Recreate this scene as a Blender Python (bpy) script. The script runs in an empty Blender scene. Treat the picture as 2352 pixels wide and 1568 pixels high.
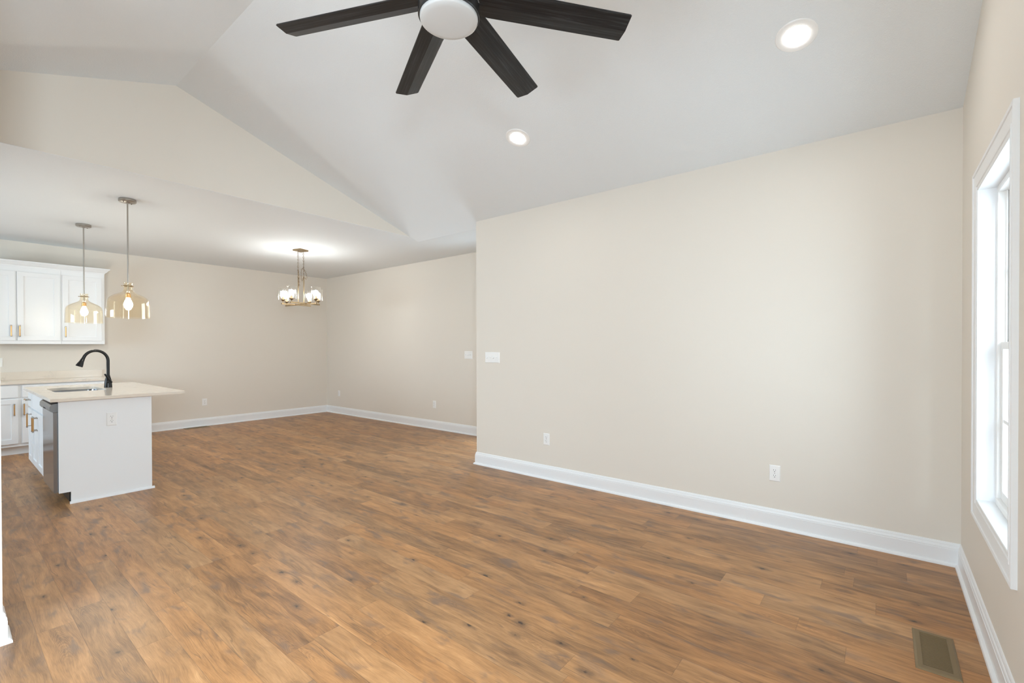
import bpy, bmesh, math, random
from mathutils import Vector, Matrix
random.seed(7)
PI = math.pi
SC = bpy.context.scene
COL = SC.collection

# ------------------------------------------------------------------ camera, world, light, exposure
W_PX, H_PX = 2352, 1568
cam_d = bpy.data.cameras.new('camera')
cam = bpy.data.objects.new('camera', cam_d)
COL.objects.link(cam)
SC.camera = cam
F_PX, CY_PX = 1062.01, 804.47
YAW, PITCH, ROLL, CAM_Z = math.radians(38.795), math.radians(-0.396), math.radians(-0.1235), 1.3227
cam_d.sensor_fit = 'HORIZONTAL'
cam_d.sensor_width = 36.0
cam_d.lens = F_PX / W_PX * 36.0
cam_d.shift_y = (CY_PX - H_PX / 2) / W_PX
cam_d.clip_start = 0.02
fw = Vector((math.cos(YAW) * math.cos(PITCH), math.sin(YAW) * math.cos(PITCH), math.sin(PITCH)))
rt = Vector((math.sin(YAW), -math.cos(YAW), 0))
up = rt.cross(fw)
r2 = rt * math.cos(ROLL) + up * math.sin(ROLL)
u2 = -rt * math.sin(ROLL) + up * math.cos(ROLL)
cam.matrix_world = Matrix(((r2.x, u2.x, -fw.x, 0), (r2.y, u2.y, -fw.y, 0), (r2.z, u2.z, -fw.z, CAM_Z), (0, 0, 0, 1)))

world = bpy.data.worlds.new('sky')
SC.world = world
world.use_nodes = True
bg = world.node_tree.nodes['Background']
bg.inputs[0].default_value = (0.93, 0.97, 1.0, 1)
bg.inputs[1].default_value = 1.6

SC.view_settings.view_transform = 'Standard'
SC.view_settings.look = 'None'
SC.view_settings.gamma = 1
SC.view_settings.use_curve_mapping = False
SC.view_settings.exposure = 0.12
SC.cycles.max_bounces = 14
SC.cycles.diffuse_bounces = 8
SC.cycles.glossy_bounces = 5
SC.cycles.transparent_max_bounces = 16
SC.cycles.caustics_reflective = False
SC.cycles.caustics_refractive = False

# room plan (metres): x runs towards the long living-room wall, y away along it
XR, YW, YE = 3.832, -0.364, 3.597          # living-room wall, window wall, end of living-room wall
XD, YF = 5.055, 8.973                      # dining wall, far wall
CE = 2.743                                 # flat ceiling height
YG, PX, PZ = 4.7526, 1.3055, 3.5795        # gable plane, ridge
XL = 2 * PX - XR                           # left wall
XK = -2.6                                  # kitchen side wall
SLOPE = (PZ - CE) / (XR - PX)
WX0, WX1, WZ0, WZ1 = 2.441, 3.185, 0.573, 2.082   # opening of the seen window
DAY = (0.71, 0.86, 1.0)

def area(name, loc, rot, sx, sy, power, color):
    l = bpy.data.lights.new(name, 'AREA')
    l.shape = 'RECTANGLE'
    l.size, l.size_y = sx, sy
    l.energy = power
    l.color = color
    o = bpy.data.objects.new(name, l)
    COL.objects.link(o)
    o.location = loc
    o.rotation_euler = rot
    return o
# daylight-coloured area lights outside the openings, some of them added for fill
area('daylight', ((WX0 + WX1) / 2, YW - 0.55, 1.35), (PI / 2, 0, 0), 1.3, 1.9, 56, DAY)
area('daylight', (-0.28, YW - 0.55, 1.95), (PI / 2 - 0.30, 0, 0), 1.3, 1.0, 520, (0.80, 0.90, 1.0))  # fill through the added rear window, raised and tilted to spare the gable
area('daylight', (XL - 0.45, 1.35, 1.25), (PI / 2, 0, -PI / 2), 2.2, 2.3, 118, DAY)
area('daylight', (XK - 0.45, 6.6, 1.45), (PI / 2, 0, -PI / 2), 2.6, 1.9, 255, (0.67, 0.835, 1.0))  # kitchen fill through an added, unseen side window
area('daylight', (XD + 0.45, 4.15, 1.25), (PI / 2, 0, PI / 2), 1.4, 2.3, 60, DAY)  # weak added fill through the unseen dining door

# ------------------------------------------------------------------ helpers
def tag(o, label=None, cat=None, group=None, kind=None):
    if label: o['label'] = label
    if cat: o['category'] = cat
    if group: o['group'] = group
    if kind: o['kind'] = kind
    return o

def thing(name, label, cat, loc=(0, 0, 0), rz=0.0, group=None, kind=None):
    o = bpy.data.objects.new(name, None)
    o.empty_display_size = 0.1
    COL.objects.link(o)
    o.location = loc
    o.rotation_euler = (0, 0, rz)
    return tag(o, label, cat, group, kind)

class G:
    """collects shapes and links them as one mesh object"""
    def __init__(s):
        s.bm = bmesh.new()
    def faces(s, verts, faces, m=0):
        vs = [s.bm.verts.new(v) for v in verts]
        for f in faces:
            try:
                fc = s.bm.faces.new([vs[i] for i in f]); fc.material_index = m
            except ValueError:
                pass
        return s
    def box(s, x0, x1, y0, y1, z0, z1, bev=0.0, m=0, seg=2):
        vs = [s.bm.verts.new(v) for v in ((x0, y0, z0), (x1, y0, z0), (x1, y1, z0), (x0, y1, z0),
                                          (x0, y0, z1), (x1, y0, z1), (x1, y1, z1), (x0, y1, z1))]
        fs = [s.bm.faces.new([vs[i] for i in f]) for f in
              ((3, 2, 1, 0), (4, 5, 6, 7), (0, 1, 5, 4), (1, 2, 6, 5), (2, 3, 7, 6), (3, 0, 4, 7))]
        for f in fs: f.material_index = m
        if bev:
            es = list({e for f in fs for e in f.edges})
            r = bmesh.ops.bevel(s.bm, geom=es, offset=bev, segments=seg, affect='EDGES', profile=0.5)
            for f in r['faces']: f.material_index = m
        return s
    def bar(s, p0, p1, w, h, m=0):
        p0, p1 = Vector(p0), Vector(p1)
        d = (p1 - p0).normalized()
        a = Vector((0, 0, 1)) if abs(d.z) < 0.9 else Vector((1, 0, 0))
        u = d.cross(a).normalized(); v = u.cross(d)
        vs = []
        for p in (p0, p1):
            for i, j in ((-1, -1), (1, -1), (1, 1), (-1, 1)):
                vs.append(p + u * (i * w / 2) + v * (j * h / 2))
        return s.faces(vs, ((3, 2, 1, 0), (4, 5, 6, 7), (0, 1, 5, 4), (1, 2, 6, 5), (2, 3, 7, 6), (3, 0, 4, 7)), m)
    def tube(s, pts, rad, seg=12, m=0, caps=True):
        pts = [Vector(p) for p in pts]
        if not hasattr(rad, '__len__'): rad = [rad] * len(pts)
        rings = []
        prev = None
        for i, p in enumerate(pts):
            d = (pts[min(i + 1, len(pts) - 1)] - pts[max(i - 1, 0)]).normalized()
            if prev is None:
                a = Vector((0, 0, 1)) if abs(d.z) < 0.9 else Vector((1, 0, 0))
                u = d.cross(a).normalized()
            else:
                u = (prev - d * prev.dot(d)).normalized()
            prev = u
            v = d.cross(u)
            rings.append([s.bm.verts.new(p + (u * math.cos(2 * PI * k / seg) + v * math.sin(2 * PI * k / seg)) * rad[i]) for k in range(seg)])
        for a, b in zip(rings, rings[1:]):
            for k in range(seg):
                f = s.bm.faces.new((a[k], a[(k + 1) % seg], b[(k + 1) % seg], b[k])); f.material_index = m
        if caps:
            f = s.bm.faces.new(rings[0][::-1]); f.material_index = m
            f = s.bm.faces.new(rings[-1]); f.material_index = m
        return s
    def lathe(s, prof, c=(0, 0, 0), seg=40, m=0, closed=False):
        """prof: list of (r, z); r = 0 makes a pole"""
        c = Vector(c)
        rings = []
        for r, z in prof:
            if r < 1e-6:
                rings.append([s.bm.verts.new(c + Vector((0, 0, z)))])
            else:
                rings.append([s.bm.verts.new(c + Vector((r * math.cos(2 * PI * k / seg), r * math.sin(2 * PI * k / seg), z))) for k in range(seg)])
        pairs = list(zip(rings, rings[1:]))
        if closed: pairs.append((rings[-1], rings[0]))
        for a, b in pairs:
            for k in range(seg):
                k2 = (k + 1) % seg
                if len(a) == 1 and len(b) == 1: continue
                if len(a) == 1: f = s.bm.faces.new((a[0], b[k2], b[k]))
                elif len(b) == 1: f = s.bm.faces.new((a[k], a[k2], b[0]))
                else: f = s.bm.faces.new((a[k], a[k2], b[k2], b[k]))
                f.material_index = m
        return s
    def prism(s, poly, axis, a, b, m=0):
        """poly: 2D outline; axis 'x': (y,z), 'y': (x,z), 'z': (x,y); extruded a..b"""
        def P(p, t):
            return (t, p[0], p[1]) if axis == 'x' else (p[0], t, p[1]) if axis == 'y' else (p[0], p[1], t)
        n = len(poly)
        vs = [P(p, a) for p in poly] + [P(p, b) for p in poly]
        fs = [tuple(range(n))[::-1], tuple(range(n, 2 * n))] + [(i, (i + 1) % n, n + (i + 1) % n, n + i) for i in range(n)]
        return s.faces(vs, fs, m)
    def sphere(s, c, r, m=0, seg=20, sz=1.0):
        n = 12
        return s.lathe([(r * math.sin(PI * i / n), -r * sz * math.cos(PI * i / n)) for i in range(n + 1)], c, seg, m)
    def build(s, name, mats, parent=None, loc=(0, 0, 0), rot=(0, 0, 0), smooth=None):
        bmesh.ops.recalc_face_normals(s.bm, faces=s.bm.faces[:])
        me = bpy.data.meshes.new(name)
        s.bm.to_mesh(me); s.bm.free()
        for mt in (mats if isinstance(mats, (list, tuple)) else [mats]): me.materials.append(mt)
        if smooth:
            me.shade_smooth()
            me.set_sharp_from_angle(angle=math.radians(smooth))
        o = bpy.data.objects.new(name, me)
        COL.objects.link(o)
        o.location = loc
        o.rotation_euler = rot
        if parent: o.parent = parent
        return o

def copy_tree(o, parent=None):
    c = o.copy()
    COL.objects.link(c)
    if parent: c.parent = parent
    for ch in list(o.children): copy_tree(ch, c)
    return c

def sweep(path, profile, seg_i, z0=0.0):
    """profile (d, z) swept along segment seg_i of a plan polyline; d goes to the left of travel, ends mitred"""
    g = G()
    def off(i):
        p = Vector(path[i])
        ns = []
        for a, b in ((i - 1, i), (i, i + 1)):
            if a >= 0 and b < len(path):
                d = (Vector(path[b]) - Vector(path[a])).normalized()
                ns.append(Vector((-d.y, d.x)))
        if len(ns) == 1: return p, ns[0]
        m = (ns[0] + ns[1])
        return p, m / (1 + ns[0].dot(ns[1]))
    (p, mp), (q, mq) = off(seg_i), off(seg_i + 1)
    n = len(profile)
    vs = [(p.x + mp.x * d, p.y + mp.y * d, z0 + z) for d, z in profile] + [(q.x + mq.x * d, q.y + mq.y * d, z0 + z) for d, z in profile]
    g.faces(vs, [tuple(range(n)), tuple(range(n, 2 * n))[::-1]] + [(i, (i + 1) % n, n + (i + 1) % n, n + i) for i in range(n)])
    return g

# ------------------------------------------------------------------ materials
def mat(name, col, rough=0.5, metal=0.0, spec=0.5, emit=None, estr=0.0):
    m = bpy.data.materials.new(name)
    m.use_nodes = True
    b = m.node_tree.nodes['Principled BSDF']
    b.inputs['Base Color'].default_value = (*col, 1)
    b.inputs['Roughness'].default_value = rough
    b.inputs['Metallic'].default_value = metal
    b.inputs['Specular IOR Level'].default_value = spec
    if emit:
        b.inputs['Emission Color'].default_value = (*emit, 1)
        b.inputs['Emission Strength'].default_value = estr
    return m

class N:
    """tiny node-graph helper"""
    def __init__(s, m):
        s.nt = m.node_tree; s.b = s.nt.nodes['Principled BSDF']
    def new(s, t, **kw):
        n = s.nt.nodes.new(t)
        for k, v in kw.items(): setattr(n, k, v)
        return n
    def put(s, sock, v):
        if v is None: return
        if hasattr(v, 'is_output') or isinstance(v, bpy.types.NodeSocket): s.nt.links.new(v, sock)
        else: sock.default_value = v
    def math(s, op, a, b=None, c=None, clamp=False):
        n = s.new('ShaderNodeMath', operation=op, use_clamp=clamp)
        s.put(n.inputs[0], a); s.put(n.inputs[1], b); s.put(n.inputs[2], c)
        return n.outputs[0]
    def vec(s, x, y, z):
        n = s.new('ShaderNodeCombineXYZ')
        s.put(n.inputs[0], x); s.put(n.inputs[1], y); s.put(n.inputs[2], z)
        return n.outputs[0]
    def noise(s, v, scale=1.0, detail=2.0, rough=0.5, dist=0.0):
        n = s.new('ShaderNodeTexNoise')
        s.put(n.inputs['Vector'], v); s.put(n.inputs['Scale'], scale); s.put(n.inputs['Detail'], detail)
        s.put(n.inputs['Roughness'], rough); s.put(n.inputs['Distortion'], dist)
        return n.outputs['Fac']
    def white(s, v, dim='3D'):
        n = s.new('ShaderNodeTexWhiteNoise', noise_dimensions=dim)
        if dim == '1D': s.put(n.inputs['W'], v)
        else: s.put(n.inputs['Vector'], v)
        return n.outputs['Value']
    def ramp(s, f, stops):
        n = s.new('ShaderNodeValToRGB')
        e = n.color_ramp.elements
        while len(e) < len(stops): e.new(0.5)
        for el, (p, c) in zip(e, stops):
            el.position = p; el.color = (*c, 1) if hasattr(c, '__len__') else (c, c, c, 1)
        s.put(n.inputs[0], f)
        return n.outputs[0]
    def mix(s, f, a, b, blend='MIX'):
        n = s.new('ShaderNodeMix', data_type='RGBA', blend_type=blend)
        s.put(n.inputs[0], f); s.put(n.inputs[6], a); s.put(n.inputs[7], b)
        return n.outputs[2]
    def maprange(s, v, a, b, c, d, smooth=False):
        n = s.new('ShaderNodeMapRange', clamp=True)
        if smooth: n.interpolation_type = 'SMOOTHSTEP'
        for i, x in enumerate((v, a, b, c, d)): s.put(n.inputs[i], x)
        return n.outputs[0]
    def bump(s, h, strength, dist):
        n = s.new('ShaderNodeBump')
        n.inputs['Strength'].default_value = strength; n.inputs['Distance'].default_value = dist
        s.put(n.inputs['Height'], h)
        s.nt.links.new(n.outputs[0], s.b.inputs['Normal'])
    def pos(s):
        g = s.new('ShaderNodeNewGeometry')
        x = s.new('ShaderNodeSeparateXYZ')
        s.nt.links.new(g.outputs['Position'], x.inputs[0])
        return g.outputs['Position'], x.outputs[0], x.outputs[1], x.outputs[2]

def paint(name, col, rough, scale, strength, dist):
    m = mat(name, col, rough, spec=0.3)
    n = N(m)
    p, x, y, z = n.pos()
    n.bump(n.noise(p, scale, 3, 0.6), strength, dist)
    return m
M_WALL = paint('wall_paint', (0.735, 0.69, 0.622), 0.62, 170, 0.12, 0.002)
M_TRIM = mat('trim_paint', (0.81, 0.825, 0.84), 0.32, spec=0.45)
M_CAB = mat('cabinet_paint', (0.815, 0.835, 0.85), 0.33, spec=0.45)
M_PLATE = mat('white_plastic', (0.84, 0.84, 0.83), 0.3)

def ceiling_mat():
    m = mat('textured_ceiling', (0.755, 0.788, 0.806), 0.75, spec=0.2)
    n = N(m)
    p, x, y, z = n.pos()
    w = n.noise(p, 7, 2, 0.5)
    v = n.new('ShaderNodeVectorMath', operation='ADD')
    n.put(v.inputs[0], p); n.put(v.inputs[1], n.vec(n.math('MULTIPLY', w, 0.05), n.math('MULTIPLY', w, -0.05), 0.0))
    a = n.noise(v.outputs[0], 85, 3, 0.6, 0.5)
    ridge = n.maprange(n.math('ABSOLUTE', n.math('SUBTRACT', a, 0.5)), 0.0, 0.12, 1.0, 0.0, True)
    patch = n.maprange(n.noise(p, 9, 2, 0.5), 0.35, 0.62, 0.5, 1.0, True)
    n.bump(n.math('MULTIPLY', ridge, patch), 0.28, 0.003)
    return m
M_CEIL = ceiling_mat()

def floor_mat():
    m = mat('plank_floor', (0.35, 0.2, 0.1), 0.4, spec=0.42)
    n = N(m)
    p, x, y, z = n.pos()
    PWID, PLEN = 0.1305, 1.22
    xr = n.math('DIVIDE', n.math('ADD', x, 10.03), PWID)
    row = n.math('FLOOR', xr)
    fx = n.math('FRACT', xr)
    yo = n.math('ADD', n.math('DIVIDE', n.math('ADD', y, 20.0), PLEN), n.math('MULTIPLY', n.white(row, '1D'), 7.0))
    col = n.math('FLOOR', yo)
    fy = n.math('FRACT', yo)
    pid = n.vec(row, col, 0.0)
    r1 = n.white(pid)
    r2 = n.white(n.vec(row, col, 11.0))
    r3 = n.white(n.vec(row, col, 23.0))
    off = n.math('MULTIPLY', r1, 37.0)
    # meandering coordinate across the plank
    wob = n.noise(n.vec(n.math('MULTIPLY', x, 3.0), n.math('MULTIPLY', y, 2.0), off), 1.0, 2, 0.5)
    xw = n.math('ADD', x, n.math('MULTIPLY', n.math('SUBTRACT', wob, 0.5), 0.085))
    fine = n.noise(n.vec(n.math('MULTIPLY', xw, 330.0), n.math('MULTIPLY', y, 13.0), off), 1.0, 5, 0.7)
    med = n.noise(n.vec(n.math('MULTIPLY', xw, 42.0), n.math('MULTIPLY', y, 3.4), off), 1.0, 4, 0.6, 0.4)
    big = n.noise(n.vec(n.math('MULTIPLY', xw, 11.0), n.math('MULTIPLY', y, 2.8), off), 1.0, 3, 0.55, 0.6)
    blot = n.noise(n.vec(n.math('MULTIPLY', x, 13.0), n.math('MULTIPLY', y, 4.2), n.math('ADD', off, 5.0)), 1.0, 3, 0.55, 0.5)
    # cathedral figure on part of the planks
    cx = n.math('SUBTRACT', n.math('MULTIPLY', n.math('SUBTRACT', fx, 0.5), PWID), n.math('MULTIPLY', n.math('SUBTRACT', r2, 0.5), 0.05))
    cy = n.math('ADD', n.math('MULTIPLY', n.math('FRACT', n.math('MULTIPLY', yo, 1.35)), 1.0), n.math('MULTIPLY', n.noise(n.vec(n.math('MULTIPLY', x, 30.0), n.math('MULTIPLY', y, 8.0), off), 1.0, 3, 0.6), 0.16))
    rings = n.math('ADD', n.math('MULTIPLY', cy, 75.0), n.math('MULTIPLY', n.math('MULTIPLY', cx, cx), 12000.0))
    cath = n.math('ADD', n.math('MULTIPLY', n.math('SINE', n.math('MULTIPLY', rings, 2.2)), 0.5), 0.5)
    cmask = n.math('MULTIPLY', n.maprange(n.math('ABSOLUTE', cx), 0.018, 0.042, 1.0, 0.0, True),
                   n.maprange(n.noise(n.vec(row, n.math('MULTIPLY', y, 1.7), off), 1.0, 1, 0.5), 0.56, 0.66, 0.0, 1.0, True))
    # tone
    t = n.math('ADD', n.math('MULTIPLY', n.math('SUBTRACT', fine, 0.5), 0.80), n.math('MULTIPLY', n.math('SUBTRACT', med, 0.5), 0.75))
    t = n.math('ADD', t, n.math('MULTIPLY', n.math('SUBTRACT', big, 0.5), 0.8))
    t = n.math('ADD', t, n.math('MULTIPLY', n.math('SUBTRACT', r2, 0.5), 0.26))
    t = n.math('SUBTRACT', t, n.math('MULTIPLY', n.math('MULTIPLY', cath, cmask), 0.15))
    t = n.math('ADD', t, 0.55)
    base = n.ramp(t, ((0.0, FL[0]), (0.30, FL[1]), (0.55, FL[2]), (0.80, FL[3]), (1.0, FL[4])))
    # warm and grey planks
    hue = n.ramp(n.math('ADD', n.math('MULTIPLY', r3, 0.6), n.math('MULTIPLY', big, 0.5)), ((0.2, (0.93, 0.97, 1.04)), (0.5, (1.0, 1.0, 1.0)), (0.85, (1.06, 0.99, 0.90))))
    base = n.mix(1.0, base, hue, 'MULTIPLY')
    # grey smoky stains
    st = n.maprange(blot, 0.53, 0.74, 0.0, 0.72, True)
    base = n.mix(st, base, (*FL[5], 1))
    # knots
    kv = n.new('ShaderNodeTexVoronoi', feature='F1')
    n.put(kv.inputs['Vector'], n.vec(n.math('MULTIPLY', n.math('ADD', x, n.math('MULTIPLY', wob, 0.03)), 10.0), n.math('MULTIPLY', y, 5.0), n.math('MULTIPLY', row, 1.7)))
    n.put(kv.inputs['Scale'], 1.0)
    sep = n.new('ShaderNodeSeparateColor')
    n.put(sep.inputs[0], kv.outputs['Color'])
    kd = n.math('ADD', kv.outputs['Distance'], n.math('MULTIPLY', n.math('SUBTRACT', n.noise(n.vec(n.math('MULTIPLY', x, 60.0), n.math('MULTIPLY', y, 40.0), 0.0), 1.0, 3, 0.6), 0.5), 0.22))
    has = n.math('GREATER_THAN', sep.outputs[0], 0.48)
    sz = n.math('ADD', 0.055, n.math('MULTIPLY', sep.outputs[1], 0.075))
    halo = n.math('MULTIPLY', n.maprange(n.math('DIVIDE', kd, sz), 0.6, 3.2, 0.55, 0.0, True), has)
    core = n.math('MULTIPLY', n.maprange(n.math('DIVIDE', kd, sz), 0.35, 1.0, 0.85, 0.0, True), has)
    base = n.mix(halo, base, (*FL[6], 1))
    base = n.mix(core, base, (*FL[7], 1))
    # long thin dark checks
    crk = n.noise(n.vec(n.math('MULTIPLY', xw, 26.0), n.math('MULTIPLY', y, 0.9), n.math('ADD', off, 9.0)), 1.0, 2, 0.5)
    cm = n.math('MULTIPLY', n.maprange(n.math('ABSOLUTE', n.math('SUBTRACT', crk, 0.5)), 0.0, 0.012, 0.55, 0.0), n.maprange(n.noise(n.vec(n.math('MULTIPLY', x, 6.0), n.math('MULTIPLY', y, 2.2), off), 1.0, 1, 0.5), 0.52, 0.6, 0.0, 1.0))
    base = n.mix(cm, base, (*FL[6], 1))
    # joints
    ex = n.math('MULTIPLY', n.math('MINIMUM', fx, n.math('SUBTRACT', 1.0, fx)), PWID)
    ey = n.math('MULTIPLY', n.math('MINIMUM', fy, n.math('SUBTRACT', 1.0, fy)), PLEN)
    e = n.math('MINIMUM', ex, ey)
    jo = n.maprange(e, 0.0006, 0.0018, 0.35, 0.0)
    base = n.mix(jo, base, (*FL[6], 1))
    n.put(n.b.inputs['Base Color'], base)
    n.put(n.b.inputs['Roughness'], n.math('ADD', 0.30, n.math('MULTIPLY', fine, 0.16)))
    hgt = n.math('ADD', n.math('MULTIPLY', fine, 0.25), n.maprange(e, 0.0, 0.003, 0.0, 1.0))
    n.bump(hgt, 0.12, 0.002)
    return m
FL = [(0.108, 0.054, 0.025), (0.232, 0.117, 0.051), (0.375, 0.192, 0.079), (0.495, 0.264, 0.114), (0.605, 0.35, 0.17),
      (0.165, 0.112, 0.085), (0.095, 0.058, 0.038), (0.035, 0.024, 0.020)]
M_FLOOR = floor_mat()

def stone_mat():
    m = mat('quartz', (0.7, 0.64, 0.56), 0.12, spec=0.5)
    n = N(m)
    p, x, y, z = n.pos()
    w = n.noise(n.vec(n.math('MULTIPLY', x, 1.6), n.math('MULTIPLY', y, 0.7), z), 2.2, 4, 0.6, 0.8)
    v = n.maprange(n.math('ABSOLUTE', n.math('SUBTRACT', w, 0.5)), 0.0, 0.035, 1.0, 0.0, True)
    v = n.math('MULTIPLY', v, n.maprange(n.noise(p, 2.5, 2, 0.5), 0.45, 0.7, 0.0, 0.30))
    c = n.mix(n.noise(p, 5, 4, 0.6), (0.77, 0.695, 0.60, 1), (0.71, 0.635, 0.545, 1))
    c = n.mix(v, c, (0.40, 0.36, 0.32, 1))
    n.put(n.b.inputs['Base Color'], c)
    return m
M_STONE = stone_mat()

def blade_mat():
    m = mat('charcoal_wood', (0.03, 0.03, 0.03), 0.42, spec=0.35)
    n = N(m)
    tc = n.new('ShaderNodeTexCoord')
    sp = n.new('ShaderNodeSeparateXYZ')
    n.put(sp.inputs[0], tc.outputs['Object'])
    g = n.noise(n.vec(n.math('MULTIPLY', sp.outputs[0], 3.0), n.math('MULTIPLY', sp.outputs[1], 90.0), sp.outputs[2]), 1.0, 5, 0.65, 0.5)
    n.put(n.b.inputs['Base Color'], n.ramp(g, ((0.32, (0.004, 0.004, 0.004)), (0.52, (0.014, 0.0145, 0.0155)), (0.70, (0.042, 0.044, 0.047)))))
    return m
M_BLADE = blade_mat()
M_BLACK = mat('satin_black', (0.012, 0.012, 0.012), 0.35)
M_FAUCET = mat('oil_rubbed_black', (0.006, 0.0055, 0.005), 0.30, spec=0.35)
M_GOLD = mat('brushed_gold', (0.62, 0.36, 0.15), 0.3, metal=0.9)
M_BRASS = mat('aged_brass', (0.27, 0.195, 0.11), 0.38, metal=0.8)
M_CHAIN = mat('bronze_chain', (0.15, 0.10, 0.055), 0.45, metal=0.6)
M_NICKEL = mat('brushed_nickel', (0.40, 0.37, 0.33), 0.32, metal=1.0)
M_STEEL = mat('stainless_steel', (0.27, 0.285, 0.305), 0.16, metal=0.8)
M_STEELD = mat('grey_control_panel', (0.20, 0.205, 0.21), 0.3, metal=0.6)
M_CHROME = mat('chrome', (0.8, 0.8, 0.8), 0.08, metal=1.0)
M_VENT = mat('bronze_enamel', (0.21, 0.15, 0.075), 0.45, metal=0.2)
M_DARK = mat('dark_void', (0.006, 0.005, 0.004), 0.9)
M_SLOT = mat('socket_slot', (0.05, 0.05, 0.05), 0.6)
M_LENS = mat('frosted_lens', (0.55, 0.565, 0.57), 0.35)
WARM = (1.0, 0.80, 0.56)
M_BULB = mat('lit_bulb', (1, 1, 1), 0.5, emit=(1.0, 1.0, 0.975), estr=265.0)
M_BULBC = mat('lit_chandelier_bulb', (1, 1, 1), 0.5, emit=(1.0, 1.0, 0.97), estr=112.0)
M_CAN = mat('lit_downlight', (1, 1, 1), 0.5, emit=(1.0, 0.98, 0.95), estr=120.0)

def glass_mat(name, tint, gloss=0.1, rough=0.02):
    m = bpy.data.materials.new(name)
    m.use_nodes = True
    nt = m.node_tree
    nt.nodes.clear()
    out = nt.nodes.new('ShaderNodeOutputMaterial')
    mx = nt.nodes.new('ShaderNodeMixShader')
    tr = nt.nodes.new('ShaderNodeBsdfTransparent')
    gl = nt.nodes.new('ShaderNodeBsdfGlossy')
    fr = nt.nodes.new('ShaderNodeLayerWeight'); pw = nt.nodes.new('ShaderNodeMath'); pw.operation = 'POWER'; pw.inputs[1].default_value = 4.0
    ad = nt.nodes.new('ShaderNodeMath'); ad.operation = 'MULTIPLY_ADD'
    fr.inputs[0].default_value = 0.5
    nt.links.new(fr.outputs['Facing'], pw.inputs[0])
    ad.inputs[1].default_value = 0.75; ad.inputs[2].default_value = gloss
    tr.inputs[0].default_value = (*tint, 1)
    gl.inputs[0].default_value = (1, 1, 1, 1); gl.inputs['Roughness'].default_value = rough
    nt.links.new(pw.outputs[0], ad.inputs[0])
    nt.links.new(ad.outputs[0], mx.inputs[0])
    nt.links.new(tr.outputs[0], mx.inputs[1]); nt.links.new(gl.outputs[0], mx.inputs[2])
    nt.links.new(mx.outputs[0], out.inputs[0])
    return m
M_AMBER = glass_mat('amber_glass', (0.995, 0.966, 0.905), 0.03)
M_SHADE = glass_mat('clear_glass', (0.985, 0.98, 0.97), 0.10, 0.08)
M_PANE = glass_mat('window_glass', (0.96, 0.98, 0.98), 0.02)

def holed(axis, a0, a1, b0, b1, top, holes):
    """wall spanning a0..a1 along its run and b0..b1 across, with openings (lo, hi, z0, z1)"""
    g = G()
    def bx(lo, hi, z0, z1):
        if axis == 'x': g.box(lo, hi, b0, b1, z0, z1)
        else: g.box(b0, b1, lo, hi, z0, z1)
    cur = a0
    for lo, hi, z0, z1 in sorted(holes):
        bx(cur, lo, 0, top)
        if z0 > 0: bx(lo, hi, 0, z0)
        bx(lo, hi, z1, top)
        cur = hi
    bx(cur, a1, 0, top)
    return g

# ------------------------------------------------------------------ setting: floor, ceiling, walls
T = 0.12
g = G(); g.box(XK - T, XD + T, YW - T, YF + T, -0.1, 0.0)
tag(g.build('floor', M_FLOOR), kind='structure')

g = G()
th = 0.10
g.prism([(XR + T, CE - SLOPE * T), (PX, PZ), (PX, PZ + th), (XR + T, CE + th + 0.15)], 'y', YW - T, YG)
g.prism([(XL - T, CE - SLOPE * T), (PX, PZ), (PX, PZ + th), (XL - T, CE + th + 0.15)], 'y', YW - T, YG)
ceil = g
ceil.box(XR, XD + T, YE - T, YG + 0.002, CE, CE + th)
ceil.box(XK - T, XD + T, YG + 0.002, YF + T, CE, CE + th)
ceil.box(XK - T, XL, 3.2, YG + 0.002, CE, CE + th)
tag(ceil.build('ceiling', M_CEIL), kind='structure')

g = G(); g.prism([(XR, CE + 0.002), (PX, PZ), (XL, CE + 0.002)], 'y', YG, YG + 0.08)
tag(g.build('wall_gable', M_WALL), kind='structure')

g = G(); g.box(XR, XD + T, YW - T, YE, 0, CE)          # living-room wall, the dining room starts behind its end
tag(g.build('wall_right', M_WALL), kind='structure')
g = holed('y', YE, YF + T, XD, XD + T, CE, [(3.70, 4.62, 0.0, 2.08)])
tag(g.build('wall_dining', M_WALL), kind='structure')
g = G(); g.box(XK - T, XD, YF, YF + T, 0, CE)
tag(g.build('wall_far', M_WALL), kind='structure')

g = holed('x', XL - T, XR, YW - T, YW, CE, [(WX0 - 0.011, WX1 + 0.011, WZ0 - 0.011, WZ1 + 0.011), (-0.641, 0.081, WZ0 - 0.011, WZ1 + 0.011)])
g.prism([(XL, CE), (XR, CE), (PX, PZ)], 'y', YW - T, YW)
tag(g.build('wall_window', M_WALL), kind='structure')
LX, LY0, LY1 = 0.177, 3.078, 3.20            # short wall whose end shows at the left edge
g = holed('y', YW - T, LY1, XL - T, XL, CE, [(0.45, 2.25, 0.0, 2.08)])
tag(g.build('wall_left', M_WALL), kind='structure')
g = G(); g.prism([(XL, 0), (LX, 0), (LX, CE + SLOPE * (LX - XL)), (XL, CE)], 'y', LY0, LY1)
tag(g.build('wall_divider', M_WALL), kind='structure')
g = holed('y', LY1, YF + T, XK - T, XK, CE, [(5.7, 7.5, 0.95, 2.1)])
g.box(XK, XL - T, LY1 - T, LY1, 0, CE)
tag(g.build('wall_kitchen', M_WALL), kind='structure')

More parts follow.
